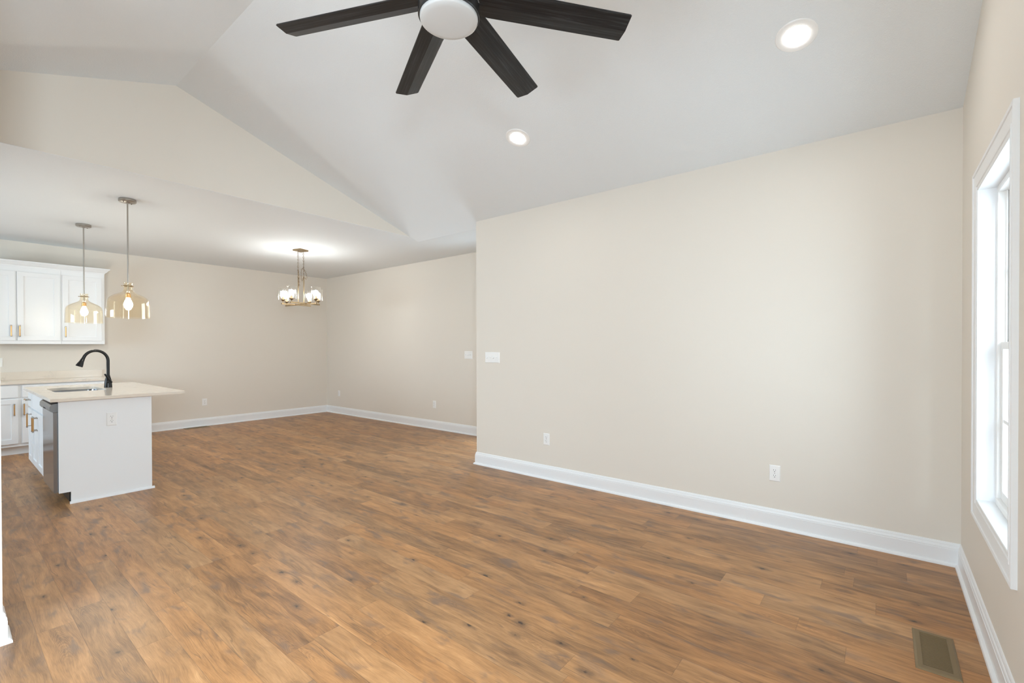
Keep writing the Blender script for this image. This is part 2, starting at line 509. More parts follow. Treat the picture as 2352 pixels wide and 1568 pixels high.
BASE = [(0, 0), (0.029, 0), (0.029, 0.007), (0.027, 0.013), (0.022, 0.018), (0.0145, 0.020), (0.0145, 0.098), (0.0125, 0.1005),
        (0.0125, 0.103), (0.0135, 0.105), (0.0125, 0.114), (0.009, 0.120), (0.0075, 0.1215), (0.0085, 0.1235), (0.0075, 0.131), (0.004, 0.137), (0, 0.138)]
path = [(XL, YW), (XR, YW), (XR, YE), (XD, YE), (XD, YF), (1.525, YF)]
for i, nm in enumerate(('window', 'right', 'end', 'dining', 'far')):
    tag(sweep(path, BASE, i).build('baseboard_' + nm, M_TRIM, smooth=25), kind='structure')
path = [(XL, LY1), (LX, LY1), (LX, LY0), (XL, LY0), (XL, 2.35)]
for i, nm in enumerate(('kitchen', 'divider', 'left')):
    tag(sweep(path, BASE, i).build('baseboard_' + nm, M_TRIM, smooth=25), kind='structure')

# ------------------------------------------------------------------ windows
CASE = [(0, 0), (0, 0.012), (0.003, 0.015), (0.010, 0.015), (0.0115, 0.011), (0.021, 0.0125), (0.0235, 0.018), (0.034, 0.0195), (0.0355, 0.0155), (0.081, 0.019), (0.0825, 0.0245), (0.094, 0.0265), (0.098, 0.024), (0.098, 0)]
def casing(x0, x1, z0, z1, sill=True):
    """mitred picture-frame casing; (across, out) profile, opening x0..x1, z0..z1, out = +y"""
    g = G()
    ring = [(x0, z0, -1, -1), (x1, z0, 1, -1), (x1, z1, 1, 1), (x0, z1, -1, 1)]
    n = len(CASE)
    for a, b in zip(ring, ring[1:] + ring[:1]):
        vs = []
        for (x, z, sx, sz) in (a, b):
            for w, o in CASE: vs.append((x + sx * w, o * 0.70, z + sz * w))
        g.faces(vs, [(i, (i + 1) % n, n + (i + 1) % n, n + i) for i in range(n)])
    return g
def make_window(name, loc, rz, w, h, muntin=True):
    """double-hung window; local +y into the room, x across, z from the bottom of the opening"""
    t = thing(name, 'white double-hung window in the wall at the right edge', 'window', loc, rz, kind='structure')
    casing(0, w, 0, h).build('casing', M_TRIM, t, smooth=20)
    g = G()                                   # jamb liner
    d = -0.062
    g.box(-0.012, 0.0, d, -0.0002, -0.012, h + 0.012); g.box(w, w + 0.012, d, -0.0002, -0.012, h + 0.012)
    g.box(0, w, d, -0.0002, h, h + 0.012); g.box(0, w, d, -0.0002, -0.012, 0.0)
    g.build('jamb', M_TRIM, t)
    g = G()                                   # vinyl master frame with sash tracks
    f = 0.032
    for a, b in ((0, f), (w - f, w)): g.box(a, b, -0.118, -0.056, 0, h, 0.002)
    g.box(f, w - f, -0.118, -0.056, h - 0.03, h, 0.002); g.box(f, w - f, -0.118, -0.052, 0, 0.028, 0.002)
    for a in (f, w - f - 0.012): g.box(a, a + 0.012, -0.088, -0.082, 0.028, h - 0.03)
    g.build('window_frame', M_PLATE, t)
    mid = h * 0.497
    for k, (z0, z1, y) in enumerate(((0.028, mid + 0.02, -0.080), (mid - 0.018, h - 0.03, -0.104))):
        g = G()
        s = 0.036
        x0, x1 = f + 0.001, w - f - 0.001
        for a, b in ((x0, x0 + s), (x1 - s, x1)): g.box(a, b, y - 0.011, y + 0.011, z0, z1, 0.002)
        g.box(x0 + s, x1 - s, y - 0.011, y + 0.011, z0, z0 + 0.042, 0.002); g.box(x0 + s, x1 - s, y - 0.011, y + 0.011, z1 - 0.034, z1, 0.002)
        sash = g.build('sash', M_PLATE, t)
        g = G(); g.box(x0 + s - 0.004, x1 - s + 0.004, y - 0.003, y + 0.003, z0 + 0.04, z1 - 0.032)
        g.build('glass_pane', M_PANE, sash)
        if muntin:
            g = G(); zc = (z0 + z1) / 2
            g.box(x0 + s, x1 - s, y - 0.007, y + 0.007, zc - 0.008, zc + 0.008)
            g.build('muntin', M_PLATE, sash)
        if k == 0:
            g = G(); g.box(w / 2 - 0.03, w / 2 + 0.03, y - 0.005, y + 0.02, z1, z1 + 0.012, 0.003)
            g.build('sash_lock', M_PLATE, sash)
    return t
make_window('window_1', (WX0, YW, WZ0), 0, WX1 - WX0, WZ1 - WZ0)
w2 = make_window('added_window_2', (-0.63, YW, WZ0), 0, 0.70, WZ1 - WZ0)  # unseen window, added to light the island end panel
w2['label'] = 'added white double-hung window behind the camera'
d1 = thing('door_1', 'glazed patio door in the left wall', 'door', (XL, 0.45, 0), -PI / 2, kind='structure')
g = G()
for a in (0.0, -0.87, -1.74): g.box(a - 0.06, a, -0.09, -0.03, 0, 2.08, 0.004)
g.box(-1.80, 0, -0.09, -0.03, 2.0, 2.08, 0.004); g.box(-1.80, 0, -0.09, -0.03, 0, 0.10, 0.004)
g.build('door_frame', M_TRIM, d1)
g = G(); g.box(-0.88, -0.05, -0.063, -0.057, 0.09, 2.01); g.box(-1.75, -0.92, -0.063, -0.057, 0.09, 2.01)
g.build('glass_pane', M_PANE, d1)
d2 = thing('door_2', 'unseen door in the dining wall, glazed for added fill light, behind the end of the long wall', 'door', (XD, 3.70, 0), PI / 2, kind='structure')  # door implied by the switches; its glazing is added to let fill in
g = G()
for a in (0.0, 0.84): g.box(a, a + 0.08, -0.09, -0.03, 0, 2.08, 0.004)
g.box(0.08, 0.84, -0.09, -0.03, 1.98, 2.08, 0.004); g.box(0.08, 0.84, -0.09, -0.03, 0, 0.18, 0.004)
g.build('door_frame', M_TRIM, d2)
g = G(); g.box(0.07, 0.85, -0.063, -0.057, 0.17, 1.99)
g.build('glass_pane', M_PANE, d2)
w3 = thing('added_window_3', 'added kitchen window in the unseen side wall', 'window', (XK, 5.7, 0.95), -PI / 2, kind='structure')  # unseen window, added to brighten the kitchen and far wall
g = G()
for a in (0.0, -0.87, -1.74): g.box(a - 0.06, a, -0.09, -0.03, 0, 1.15, 0.004)
g.box(-1.80, 0, -0.09, -0.03, 1.09, 1.15, 0.004); g.box(-1.80, 0, -0.09, -0.03, 0, 0.06, 0.004)
g.build('window_frame', M_TRIM, w3)
g = G(); g.box(-0.88, -0.05, -0.063, -0.057, 0.05, 1.10); g.box(-1.75, -0.92, -0.063, -0.057, 0.05, 1.10)
g.build('glass_pane', M_PANE, w3)

# ------------------------------------------------------------------ ceiling fan
FC = Vector((PX + 0.012, 1.385, 0))
fan = thing('ceiling_fan', 'black ceiling fan with charcoal wood-grain blades and a round white light', 'ceiling fan', (FC.x, FC.y, 0))
g = G(); g.lathe([(0, PZ + 0.01), (0.075, PZ + 0.01), (0.075, PZ - 0.035), (0.066, PZ - 0.075), (0.03, PZ - 0.10), (0, PZ - 0.10)])
g.build('canopy', M_BLACK, fan, smooth=35)
g = G(); g.tube([(0, 0, PZ - 0.09), (0, 0, 2.86)], 0.0125, 16)
g.build('downrod', M_BLACK, fan, smooth=40)
g = G(); g.lathe([(0, 2.875), (0.03, 2.875), (0.045, 2.85), (0.105, 2.835), (0.123, 2.82), (0.1245, 2.70), (0.1245, 2.668), (0.1215, 2.664), (0.1185, 2.664), (0.1185, 2.69), (0, 2.69)], seg=64)
g.build('motor_housing', M_BLACK, fan, smooth=35)
g = G(); g.lathe([(0.1175, 2.69), (0.1175, 2.660), (0.1165, 2.654), (0.112, 2.650), (0.09, 2.6465), (0.05, 2.645), (0, 2.6445)], seg=64)
g.build('light_lens', M_LENS, fan, smooth=50)
g = G(); g.bar((0.1245 * math.cos(-1.02), 0.1245 * math.sin(-1.02), 2.722), (0.1245 * math.cos(-1.22), 0.1245 * math.sin(-1.22), 2.722), 0.004, 0.016)
g.build('trim_plate', M_CHROME, fan)
blade0 = None
ZB = 2.752
for k, deg in enumerate((113.93, 63.81, 12.92, -37.13, -89.5, -142.0, 165.8)):
    if blade0 is None:
        g = G()
        R0, R1, hw, hd, keel, tk = 0.116, 0.789, 0.0640, 0.0153, 0.0125, 0.0045
        sec = [(-hw, hd), (-hw + 0.003, hd - 0.0025), (0, -keel), (hw - 0.003, -hd - 0.001), (hw, -hd + 0.001), (hw - 0.002, -hd + tk), (0, -keel + tk + 0.002), (-hw + 0.002, hd + tk)]
        n = len(sec)
        xs = [(R0, 0.90), (R0 + 0.06, 1.0), (0.45, 1.0), (R1 - 0.006, 1.0), (R1, 0.96)]
        vs = [(r, y * s, z) for r, s in xs for y, z in sec]
        fs = [tuple(range(n))[::-1], tuple(range(n * (len(xs) - 1), n * len(xs)))]
        for j in range(len(xs) - 1):
            fs += [(j * n + i, j * n + (i + 1) % n, (j + 1) * n + (i + 1) % n, (j + 1) * n + i) for i in range(n)]
        g.faces(vs, fs)
        blade0 = g.build('blade', M_BLADE, fan)
        b = blade0
    else:
        b = blade0.copy(); COL.objects.link(b); b.parent = fan
    b.location = (0, 0, ZB)
    b.rotation_euler = (0, 0, math.radians(deg))

# ------------------------------------------------------------------ recessed lights on the slope
can = thing('recessed_light', 'round recessed downlight nearest the window wall, upper right', 'downlight', group='recessed downlights on the sloped ceiling')
g = G(); g.lathe([(0.0605, 0.002), (0.0600, -0.003), (0.066, -0.0065), (0.098, -0.006), (0.102, -0.002), (0.102, 0.004), (0.0605, 0.004)], seg=48, closed=True)
g.build('trim_ring', M_PLATE, can, smooth=40)
g = G(); g.lathe([(0.0598, 0.003), (0.0598, -0.0025), (0.052, -0.0045), (0.03, -0.0055), (0, -0.006)], seg=48)
g.build('lens', M_CAN, can, smooth=50)
tilt = math.atan(SLOPE)
c2 = copy_tree(can)
c2['label'] = 'round recessed downlight below the fan, further from the camera'
for o, (x, y) in ((can, (2.967, 0.378)), (c2, (2.975, 2.325))):
    o.location = (x, y, CE + SLOPE * (XR - x))
    o.rotation_euler = (0, tilt, 0)

# ------------------------------------------------------------------ pendants over the island
pend = thing('pendant_light', 'nearer pendant with amber glass bell shade and lit bulb', 'pendant light', group='glass pendants over the island')
g = G(); g.lathe([(0, CE), (0.066, CE), (0.069, CE - 0.003), (0.069, CE - 0.022), (0.064, CE - 0.028), (0.02, CE - 0.030), (0.012, CE - 0.036), (0, CE - 0.036)])
cp = g.build('canopy', M_NICKEL, pend, smooth=35)
for a in (0.7, 0.7 + PI):
    g = G(); g.sphere((0.048 * math.cos(a), 0.048 * math.sin(a), CE - 0.031), 0.006, seg=10)
    g.build('screw', M_NICKEL, cp, smooth=60)
g = G(); g.tube([(0, 0, CE - 0.03), (0, 0, 1.845)], 0.0062, 12)
g.build('rod', M_NICKEL, pend, smooth=40)
prof = [(0.036, 1.948), (0.0345, 1.93), (0.035, 1.90), (0.0375, 1.877), (0.046, 1.862), (0.064, 1.850), (0.098, 1.834), (0.127, 1.818), (0.147, 1.800), (0.157, 1.780), (0.1615, 1.755), (0.1635, 1.70), (0.165, 1.612)]
g = G(); g.lathe(prof + [(r - 0.003, z - (0.0 if i else 0)) for i, (r, z) in enumerate(prof[::-1])], seg=64, closed=True)
g.build('shade', M_AMBER, pend, smooth=50)
g = G()
g.lathe([(0.0375, 1.919), (0.0395, 1.916), (0.0375, 1.913), (0.0365, 1.916)], seg=40, closed=True)
for k in range(3):
    a = 2 * PI * k / 3 + 0.5
    g.tube([(0.01 * math.cos(a), 0.01 * math.sin(a), 1.916), (0.050 * math.cos(a), 0.050 * math.sin(a), 1.916)], 0.0022, 8)
    g.sphere((0.050 * math.cos(a), 0.050 * math.sin(a), 1.916), 0.0045, seg=10)
g.build('collar', M_BRASS, pend, smooth=45)
g = G(); g.lathe([(0, 1.852), (0.010, 1.852), (0.012, 1.846), (0.0205, 1.842), (0.0205, 1.806), (0.0185, 1.803), (0, 1.803)], seg=28)
g.build('socket', M_GOLD, pend, smooth=35)
g = G(); g.lathe([(0, 1.806), (0.014, 1.805), (0.016, 1.792), (0.026, 1.770), (0.0335, 1.745), (0.034, 1.732), (0.029, 1.714), (0.016, 1.701), (0, 1.698)], seg=28)
g.build('bulb', M_BULB, pend, smooth=60)
p2 = copy_tree(pend)
pend.location = (1.152, 5.642, 0)
p2.location = (1.066, 7.175, 0)
p2['label'] = 'further pendant with glass bell shade seen before the white wall cabinet'

# ------------------------------------------------------------------ chandelier over the dining area
CC = Vector((3.318, 6.60))
el, ed = Vector((0.8928, -0.4505)), Vector((0.4505, 0.8928))
def CL(l, d, z):
    v = el * l + ed * d
    return (v.x, v.y, z)
ch = thing('chandelier', 'six-light brass chandelier with clear glass cylinder shades on chains', 'chandelier', (CC.x, CC.y, 0))
g = G()
g.prism([CL(l, d, 0)[:2] for l, d in ((-0.104, 0.005), (-0.002, -0.112), (0.104, -0.005), (0.002, 0.112))], 'z', CE - 0.020, CE)
g.build('canopy', M_BRASS, ch)
def chain(name, pts):
    g = G()
    P = [Vector(p) for p in pts]
    L, wv = 0.030, 0.0075
    segs = [(a, b) for a, b in zip(P, P[1:])]
    tot = sum((b - a).length for a, b in segs)
    nl = max(1, int(tot / (L * 0.80)))
    def at(s):
        for a, b in segs:
            l = (b - a).length
            if s <= l: return a + (b - a) * (s / l), (b - a).normalized()
            s -= l
        return segs[-1][1], (segs[-1][1] - segs[-1][0]).normalized()
    for k in range(nl):
        c, d = at((k + 0.5) * tot / nl)
        a = Vector((el.x, el.y, 0.0)) if k % 2 else Vector((ed.x, ed.y, 0.0))
        if abs(d.dot(a)) > 0.9: a = Vector((0, 0, 1))
        u = (a - d * a.dot(d)).normalized()
        ring = [c + d * (L / 2 * math.sin(t)) * (1.0) + u * (wv * math.cos(t)) for t in [2 * PI * i / 10 for i in range(10)]]
        seg = 5
        rings = []
        for i in range(10):
            tg = (ring[(i + 1) % 10] - ring[i - 1]).normalized()
            w = d.cross(u); q = tg.cross(w)
            rings.append([g.bm.verts.new(ring[i] + (w * math.cos(2 * PI * j / seg) + q * math.sin(2 * PI * j / seg)) * 0.0021) for j in range(seg)])
        for i in range(10):
            A, B = rings[i], rings[(i + 1) % 10]
            for j in range(seg): g.bm.faces.new((A[j], A[(j + 1) % seg], B[(j + 1) % seg], B[j]))
    return g.build(name, M_CHAIN, ch, smooth=60)
ZT = 2.315
chain('chain', [CL(-0.036, -0.02, CE - 0.02), CL(-0.036, -0.02, ZT + 0.02)])
chain('chain', [CL(0.036, 0.02, CE - 0.02), CL(0.040, 0.02, ZT + 0.02)])
chain('chain', [CL(-0.034, -0.03, 2.46), CL(-0.022, -0.03, 2.36), CL(-0.020, -0.03, 2.22), CL(-0.028, -0.03, 2.20), CL(-0.030, -0.03, 2.34), CL(-0.032, -0.03, 2.44)])
chain('chain', [CL(0.038, 0.01, 2.49), CL(0.008, 0.005, 2.45), CL(0.006, 0.005, 2.33), CL(0.018, 0.005, 2.29), CL(0.036, 0.01, 2.35), CL(0.070, 0.01, 2.32), CL(0.082, 0.01, 2.36), CL(0.062, 0.01, 2.43), CL(0.042, 0.015, 2.47)])
for s, l in ((-1, -0.034), (1, 0.041)):
    g = G(); g.tube([CL(l, 0.02 * s, ZT + 0.03), CL(l, 0.02 * s, ZT), CL(l, 0.02 * s, 1.955)], [0.004, 0.0065, 0.0055], 12)
    g.build('rod', M_BRASS, ch, smooth=40)
ZBAR = 1.952
bars = (((-0.25, -0.02), (0.135, 0.25)), ((-0.205, 0.30), (0.205, -0.30)), ((-0.135, -0.25), (0.25, 0.02)))
for k, (a, b) in enumerate(bars):
    g = G(); z = ZBAR + (0.0, -0.004, 0.004)[k]
    g.bar(CL(*a, z), CL(*b, z), 0.019, 0.019)
    g.build('arm_bar', M_BRASS, ch)
    for e, f in ((a, b), (b, a)):
        ev, fv = Vector(e), Vector(f)
        c = ev + (fv - ev).normalized() * 0.022
        z0 = ZBAR + 0.0105
        P = CL(c.x, c.y, 0)
        g = G(); g.lathe([(0, z0 - 0.004), (0.006, z0 - 0.004), (0.006, z0 + 0.022), (0.014, z0 + 0.030), (0.031, z0 + 0.044), (0.031, z0 + 0.048), (0.017, z0 + 0.050), (0.017, z0 + 0.092), (0, z0 + 0.092)], P, 24)
        g.build('lamp_holder', M_BRASS, ch, smooth=35)
        g = G(); g.lathe([(0, z0 + 0.090), (0.014, z0 + 0.092), (0.020, z0 + 0.104), (0.032, z0 + 0.126), (0.034, z0 + 0.140), (0.028, z0 + 0.158), (0.014, z0 + 0.168), (0, z0 + 0.170)], P, 20)
        g.build('bulb', M_BULBC, ch, smooth=60)
        g = G(); g.lathe([(0.030, z0 + 0.049), (0.058, z0 + 0.051), (0.0615, z0 + 0.058), (0.0625, z0 + 0.215), (0.0595, z0 + 0.215), (0.0585, z0 + 0.060), (0.056, z0 + 0.054), (0.030, z0 + 0.052)], P, 36, closed=True)
        g.build('shade', M_SHADE, ch, smooth=45)

# ------------------------------------------------------------------ cabinets: local x across, -y front, z up
def shaker(w, h, t=0.02, fr=0.057, rec=0.009):
    g = G()
    b = 0.0015
    o = [(0, 0), (w, 0), (w, h), (0, h)]
    def loop(ins, y): return [(ins, y, ins), (w - ins, y, ins), (w - ins, y, h - ins), (ins, y, h - ins)]
    L = [loop(0, 0), loop(0, -t + b), loop(b, -t), loop(fr, -t), loop(fr + 0.002, -t + 0.002), loop(fr + 0.003, -t + rec)]
    vs = [v for l in L for v in l]
    fs = [(0, 1, 2, 3)]
    for k in range(len(L) - 1):
        for i in range(4): fs.append((k * 4 + i, k * 4 + (i + 1) % 4, (k + 1) * 4 + (i + 1) % 4, (k + 1) * 4 + i))
    fs.append(tuple(range(4 * (len(L) - 1), 4 * len(L))))
    g.faces(vs, fs)
    return g
def slab(w, h, t=0.02):
    g = G(); g.box(0, w, -t, 0, 0, h, 0.002); return g
def handle(parent, x, z, length=0.15, vert=True):
    """gold bar pull with grey posts, its plate-side at y = -0.02"""
    g = G()
    def q(s, y): return (x, y, z + s) if vert else (x + s, y, z)
    g.tube([q(-length / 2 + 0.004, -0.052), q(length / 2 - 0.004, -0.052)], 0.0065, 12, 0)
    for s in (-1, 1):
        e = s * length / 2
        g.tube([q(e - s * 0.012, -0.052), q(e - s * 0.006, -0.052), q(e, -0.052)], [0.0078, 0.0086, 0.0060], 12, 1)
        g.tube([q(e - s * 0.016, -0.047), q(e - s * 0.016, -0.0195)], 0.0036, 10, 1)
        g.tube([q(e - s * 0.016, -0.024), q(e - s * 0.016, -0.0195)], 0.0065, 10, 1)
    return g.build('handle', [M_GOLD, M_NICKEL], parent, smooth=40)
def door(t, x, z, w, h, hx=None, hz=None):
    d = shaker(w, h).build('door', M_CAB, t, (x, 0, z))
    if hx is not None: handle(d, hx - x, hz - z)
    return d

# wall cabinets on the far wall
UZ0, UZ1, UY = 1.378, 2.372, YF - 0.315
uc = thing('wall_cabinet', 'white shaker wall cabinet with one door, right end of the row behind a pendant', 'cabinet', (1.056, UY, 0))
w = 0.446
g = G(); g.box(0, w, 0, YF - UY - 0.001, UZ0, UZ1, 0.0015); g.build('body', M_CAB, uc)
door(uc, 0.010, UZ0 + 0.045, 0.402, 0.885, 0.037, 1.545)
uc2 = thing('wall_cabinet', 'white shaker wall cabinet with a pair of doors, at the left edge', 'cabinet', (0.222, UY, 0))
w = 0.833
g = G(); g.box(0, w, 0, YF - UY - 0.001, UZ0, UZ1, 0.0015); g.build('body', M_CAB, uc2)
door(uc2, 0.012, UZ0 + 0.045, 0.396, 0.885, 0.370, 1.545)
door(uc2, 0.425, UZ0 + 0.045, 0.396, 0.885, 0.445, 1.545)
CROWN = [(0, 0), (0.004, 0), (0.006, 0.012), (0.012, 0.016), (0.030, 0.030), (0.042, 0.050), (0.048, 0.058), (0.055, 0.060), (0.055, 0.072), (0, 0.072)]
g = G()
pc = [(0.222, UY), (1.502, UY), (1.502, YF - 0.002)]
n = len(CROWN)
offs = [Vector((0, -1)), Vector((1, -1)), Vector((1, 0))]
for k in range(2):
    vs = []
    for p, o in ((pc[k], offs[k]), (pc[k + 1], offs[k + 1])):
        vs += [(p[0] + o.x * d, p[1] + o.y * d, UZ1 + zz) for d, zz in CROWN]
    g.faces(vs, [tuple(range(n)), tuple(range(n, 2 * n))[::-1]] + [(i, (i + 1) % n, n + (i + 1) % n, n + i) for i in range(n)])
tag(g.build('crown_moulding', M_CAB, smooth=30), 'white crown moulding along the top of the wall cabinets', 'moulding')

# base cabinets on the far wall
BY, CTZ, CTB = 8.37, 0.905, 0.877
def base_unit(label, x, w, dx, dw, hx, drawer_pull):
    t = thing('base_cabinet', label, 'cabinet', (x, BY, 0), 0, 'base cabinets along the far wall')
    g = G(); g.box(0, w, 0, YF - BY - 0.001, 0.105, CTB - 0.0005, 0.001); g.box(0, w, 0.07, YF - BY - 0.001, 0, 0.105); g.build('body', M_CAB, t)
    dr = slab(dw, 0.148).build('drawer', M_CAB, t, (dx, 0, 0.713))
    if drawer_pull: handle(dr, dw / 2, 0.074, 0.15, False)
    for k in range(2 if drawer_pull == 2 else 1):
        door(t, dx + (k * 0.41 if drawer_pull == 2 else 0), 0.142, dw if drawer_pull != 2 else dw / 2 - 0.006, 0.55, hx, 0.565)
    return t
base_unit('white base cabinet at the left edge, its door handle on the right', -0.02, 0.670, 0.030, 0.616, 0.612, 1)
base_unit('white base cabinet behind the far end of the island', 0.650, 0.862, 0.012, 0.836, 0.026, 1)
g = G(); g.box(-0.03, 1.522, BY - 0.036, YF - 0.001, CTB, CTZ, 0.003)
tag(g.build('kitchen_countertop', M_STONE), 'beige veined quartz worktop along the far kitchen wall', 'countertop')
g = G(); g.box(-0.03, 1.522, YF - 0.021, YF - 0.001, CTZ + 0.0003, CTZ + 0.104, 0.002)
tag(g.build('backsplash', M_STONE), 'low beige quartz backsplash strip behind the far worktop', 'backsplash')

# ------------------------------------------------------------------ island: units face -x
IX, IY0, IY1 = 0.627, 5.41, 7.13        # cabinet face, outer end panel plane, far end
IXB = 1.268
g = G()
g.prism([(0.635, CTB - 0.0005), (0.635, 0.101), (0.709, 0.101), (0.709, 0.0), (IXB, 0.0), (IXB, CTB - 0.0005)], 'y', IY0 - 0.018, IY0)
isl = thing('island_cladding', 'white panelling round the island, its plain end facing the living room', 'panel', (0, 0, 0))
ep = g.build('end_panel', M_CAB, isl)
g = G()
SH = [(0, 0), (0.018, 0), (0.018, 0.006), (0.014, 0.014), (0.006, 0.019), (0, 0.019)]
g.prism([(IY0 - 0.018 - d, z) for d, z in SH], 'x', 0.700, IXB + 0.018)
g.build('shoe_moulding', M_CAB, ep, smooth=30)
g = G(); g.box(IXB - 0.018, IXB, IY0 + 0.0005, IY1, 0, CTB - 0.0005)
g.build('back_panel', M_CAB, isl)
# dishwasher
DW0, DW1 = 5.425, 6.025
dw = thing('dishwasher', 'stainless dishwasher with grey control strip at the near end of the island', 'dishwasher', (IX, DW1, 0), -PI / 2)
wd = DW1 - DW0
g = G(); g.box(0.004, wd - 0.004, 0.012, 0.56, 0.10, 0.860); g.build('body', M_DARK, dw)
g = G()
g.prism([(0.012, 0.104), (-0.018, 0.104), (-0.020, 0.110), (-0.020, 0.780), (0.012, 0.780)], 'x', 0.003, wd - 0.003)
g.build('door', M_STEEL, dw)
g = G()
g.prism([(0.012, 0.782), (-0.022, 0.782), (-0.034, 0.790), (-0.041, 0.803), (-0.040, 0.832), (-0.030, 0.848), (-0.015, 0.853), (0.012, 0.855)], 'x', 0.002, wd - 0.002)
cpn = g.build('control_panel', M_STEELD, dw, smooth=30)
g = G(); g.box(wd / 2 - 0.06, wd / 2 + 0.06, -0.0418, -0.034, 0.797, 0.808, 0.002)
g.build('handle_recess', M_DARK, cpn)
g = G(); g.box(0.004, wd - 0.004, 0.075, 0.085, 0.012, 0.10); g.build('kick_plate', M_BLACK, dw)
for xx in (0.03, wd - 0.03):
    g = G(); g.lathe([(0, 0), (0.018, 0), (0.018, 0.010), (0.008, 0.014), (0.008, 0.10), (0, 0.10)], (xx, 0.10, 0), 14)
    g.build('foot', M_BLACK, dw, smooth=40)
# sink base and drawer unit
sb = thing('base_cabinet', 'white island sink cabinet with two doors beside the dishwasher', 'cabinet', (IX, 6.805, 0), -PI / 2)
wd2 = 6.805 - 6.03
g = G()
for a, b in ((0.0, 0.018), (wd2 - 0.018, wd2)): g.box(a, b, 0, 0.60, 0.105, CTB - 0.0005)
g.box(0.018, wd2 - 0.018, 0.0, 0.60, 0.105, 0.123); g.box(0.018, wd2 - 0.018, 0, 0.02, 0.123, CTB - 0.0005)
g.box(0, wd2, 0.075, 0.09, 0, 0.105); g.build('body', M_CAB, sb)
slab(wd2 - 0.03, 0.148).build('false_front', M_CAB, sb, (0.015, 0, 0.713))
dwid = wd2 / 2 - 0.018
door(sb, 0.015, 0.142, dwid, 0.55, 0.015 + dwid - 0.030, 0.585)
door(sb, wd2 / 2 + 0.003, 0.142, dwid, 0.55, wd2 / 2 + 0.033, 0.585)
du = thing('base_cabinet', 'white narrow island cabinet with a drawer over one door, far end', 'cabinet', (IX, IY1, 0), -PI / 2)
wd3 = IY1 - 6.806
g = G(); g.box(0, wd3, 0, 0.60, 0.105, CTB - 0.0005); g.box(0, wd3, 0.075, 0.60, 0, 0.105); g.build('body', M_CAB, du)
dr = slab(wd3 - 0.03, 0.148).build('drawer', M_CAB, du, (0.015, 0, 0.713))
handle(dr, (wd3 - 0.03) / 2, 0.074, 0.15, False)
door(du, 0.015, 0.142, wd3 - 0.03, 0.55, wd3 - 0.045, 0.585)

def rrect(x0, x1, y0, y1, r, k=6):
    pts = []
    for cx, cy, a0 in ((x1 - r, y1 - r, 0), (x0 + r, y1 - r, PI / 2), (x0 + r, y0 + r, PI), (x1 - r, y0 + r, 1.5 * PI)):
        for i in range(k + 1):
            a = a0 + PI / 2 * i / k
            pts.append((cx + r * math.cos(a), cy + r * math.sin(a)))
    return pts
KX0, KX1, KY0, KY1 = 0.700, 1.075, 6.09, 6.76
TX0, TX1, TY0, TY1 = 0.578, 1.515, 5.318, 7.20
inner = rrect(KX0, KX1, KY0, KY1, 0.05)
cxm, cym = (KX0 + KX1) / 2, (KY0 + KY1) / 2
def outer(ins):
    o = []
    for i, (x, y) in enumerate(inner):
        o.append(None)
    x0, x1, y0, y1 = TX0 + ins, TX1 - ins, TY0 + ins, TY1 - ins
    k = 7
    cor = [(x1, y1), (x0, y1), (x0, y0), (x1, y0)]
    src = [(KX1, KY1), (KX0, KY1), (KX0, KY0), (KX1, KY0)]
    for q in range(4):
        for i in range(k):
            t = i / (k - 1)
            a, b, c = cor[q - 1], cor[q], cor[(q + 1) % 4]
            # outer rim walks half of the side before the corner to half of the side after it
            o[q * k + i] = b if i == k // 2 else None
    idx = [q * k + k // 2 for q in range(4)]
    N_ = len(o)
    for q in range(4):
        i0, i1 = idx[q], idx[(q + 1) % 4]
        span = (i1 - i0) % N_
        for s in range(1, span):
            t = s / span
            o[(i0 + s) % N_] = (cor[q][0] * (1 - t) + cor[(q + 1) % 4][0] * t, cor[q][1] * (1 - t) + cor[(q + 1) % 4][1] * t)
    return o
g = G()
LP = [(inner, CTB), (inner, CTZ - 0.002), ([(x + (x - cxm) * 0.006, y + (y - cym) * 0.003) for x, y in inner], CTZ), (outer(0.003), CTZ), (outer(0), CTZ - 0.003), (outer(0), CTB + 0.002), (outer(0.002), CTB)]
n = len(inner)
vs = [(x, y, z) for l, z in LP for x, y in l]
fs = []
for k in range(len(LP)):
    k2 = (k + 1) % len(LP)
    fs += [(k * n + i, k * n + (i + 1) % n, k2 * n + (i + 1) % n, k2 * n + i) for i in range(n)]
g.faces(vs, fs)
tag(g.build('island_countertop', M_STONE), 'beige quartz island worktop with sink cut-out and wide overhang', 'countertop')
# sink
g = G()
def ins(d): return rrect(KX0 - 0.006 + d, KX1 + 0.006 - d, KY0 - 0.006 + d, KY1 + 0.006 - d, 0.056 - d * 0.3)
LP = [(ins(-0.016), CTB - 0.0006), (ins(0.0), CTB - 0.0006), (ins(0.002), CTB - 0.01), (ins(0.006), 0.70), (ins(0.018), 0.682), (ins(0.05), 0.676), (ins(0.14), 0.672)]
vs = [(x, y, z) for l, z in LP for x, y in l]
fs = []
for k in range(len(LP) - 1):
    fs += [(k * n + i, k * n + (i + 1) % n, (k + 1) * n + (i + 1) % n, (k + 1) * n + i) for i in range(n)]
fs.append(tuple(range((len(LP) - 1) * n, len(LP) * n)))
g.faces(vs, fs)
sk = tag(g.build('kitchen_sink', M_STEEL, smooth=50), 'undermount stainless steel sink in the island worktop', 'sink')
g = G(); g.lathe([(0, 0.6745), (0.03, 0.6745), (0.042, 0.676), (0.045, 0.673), (0.045, 0.668), (0, 0.668)], (cxm, cym, 0), 28)
g.build('drain', M_CHROME, sk, smooth=40)
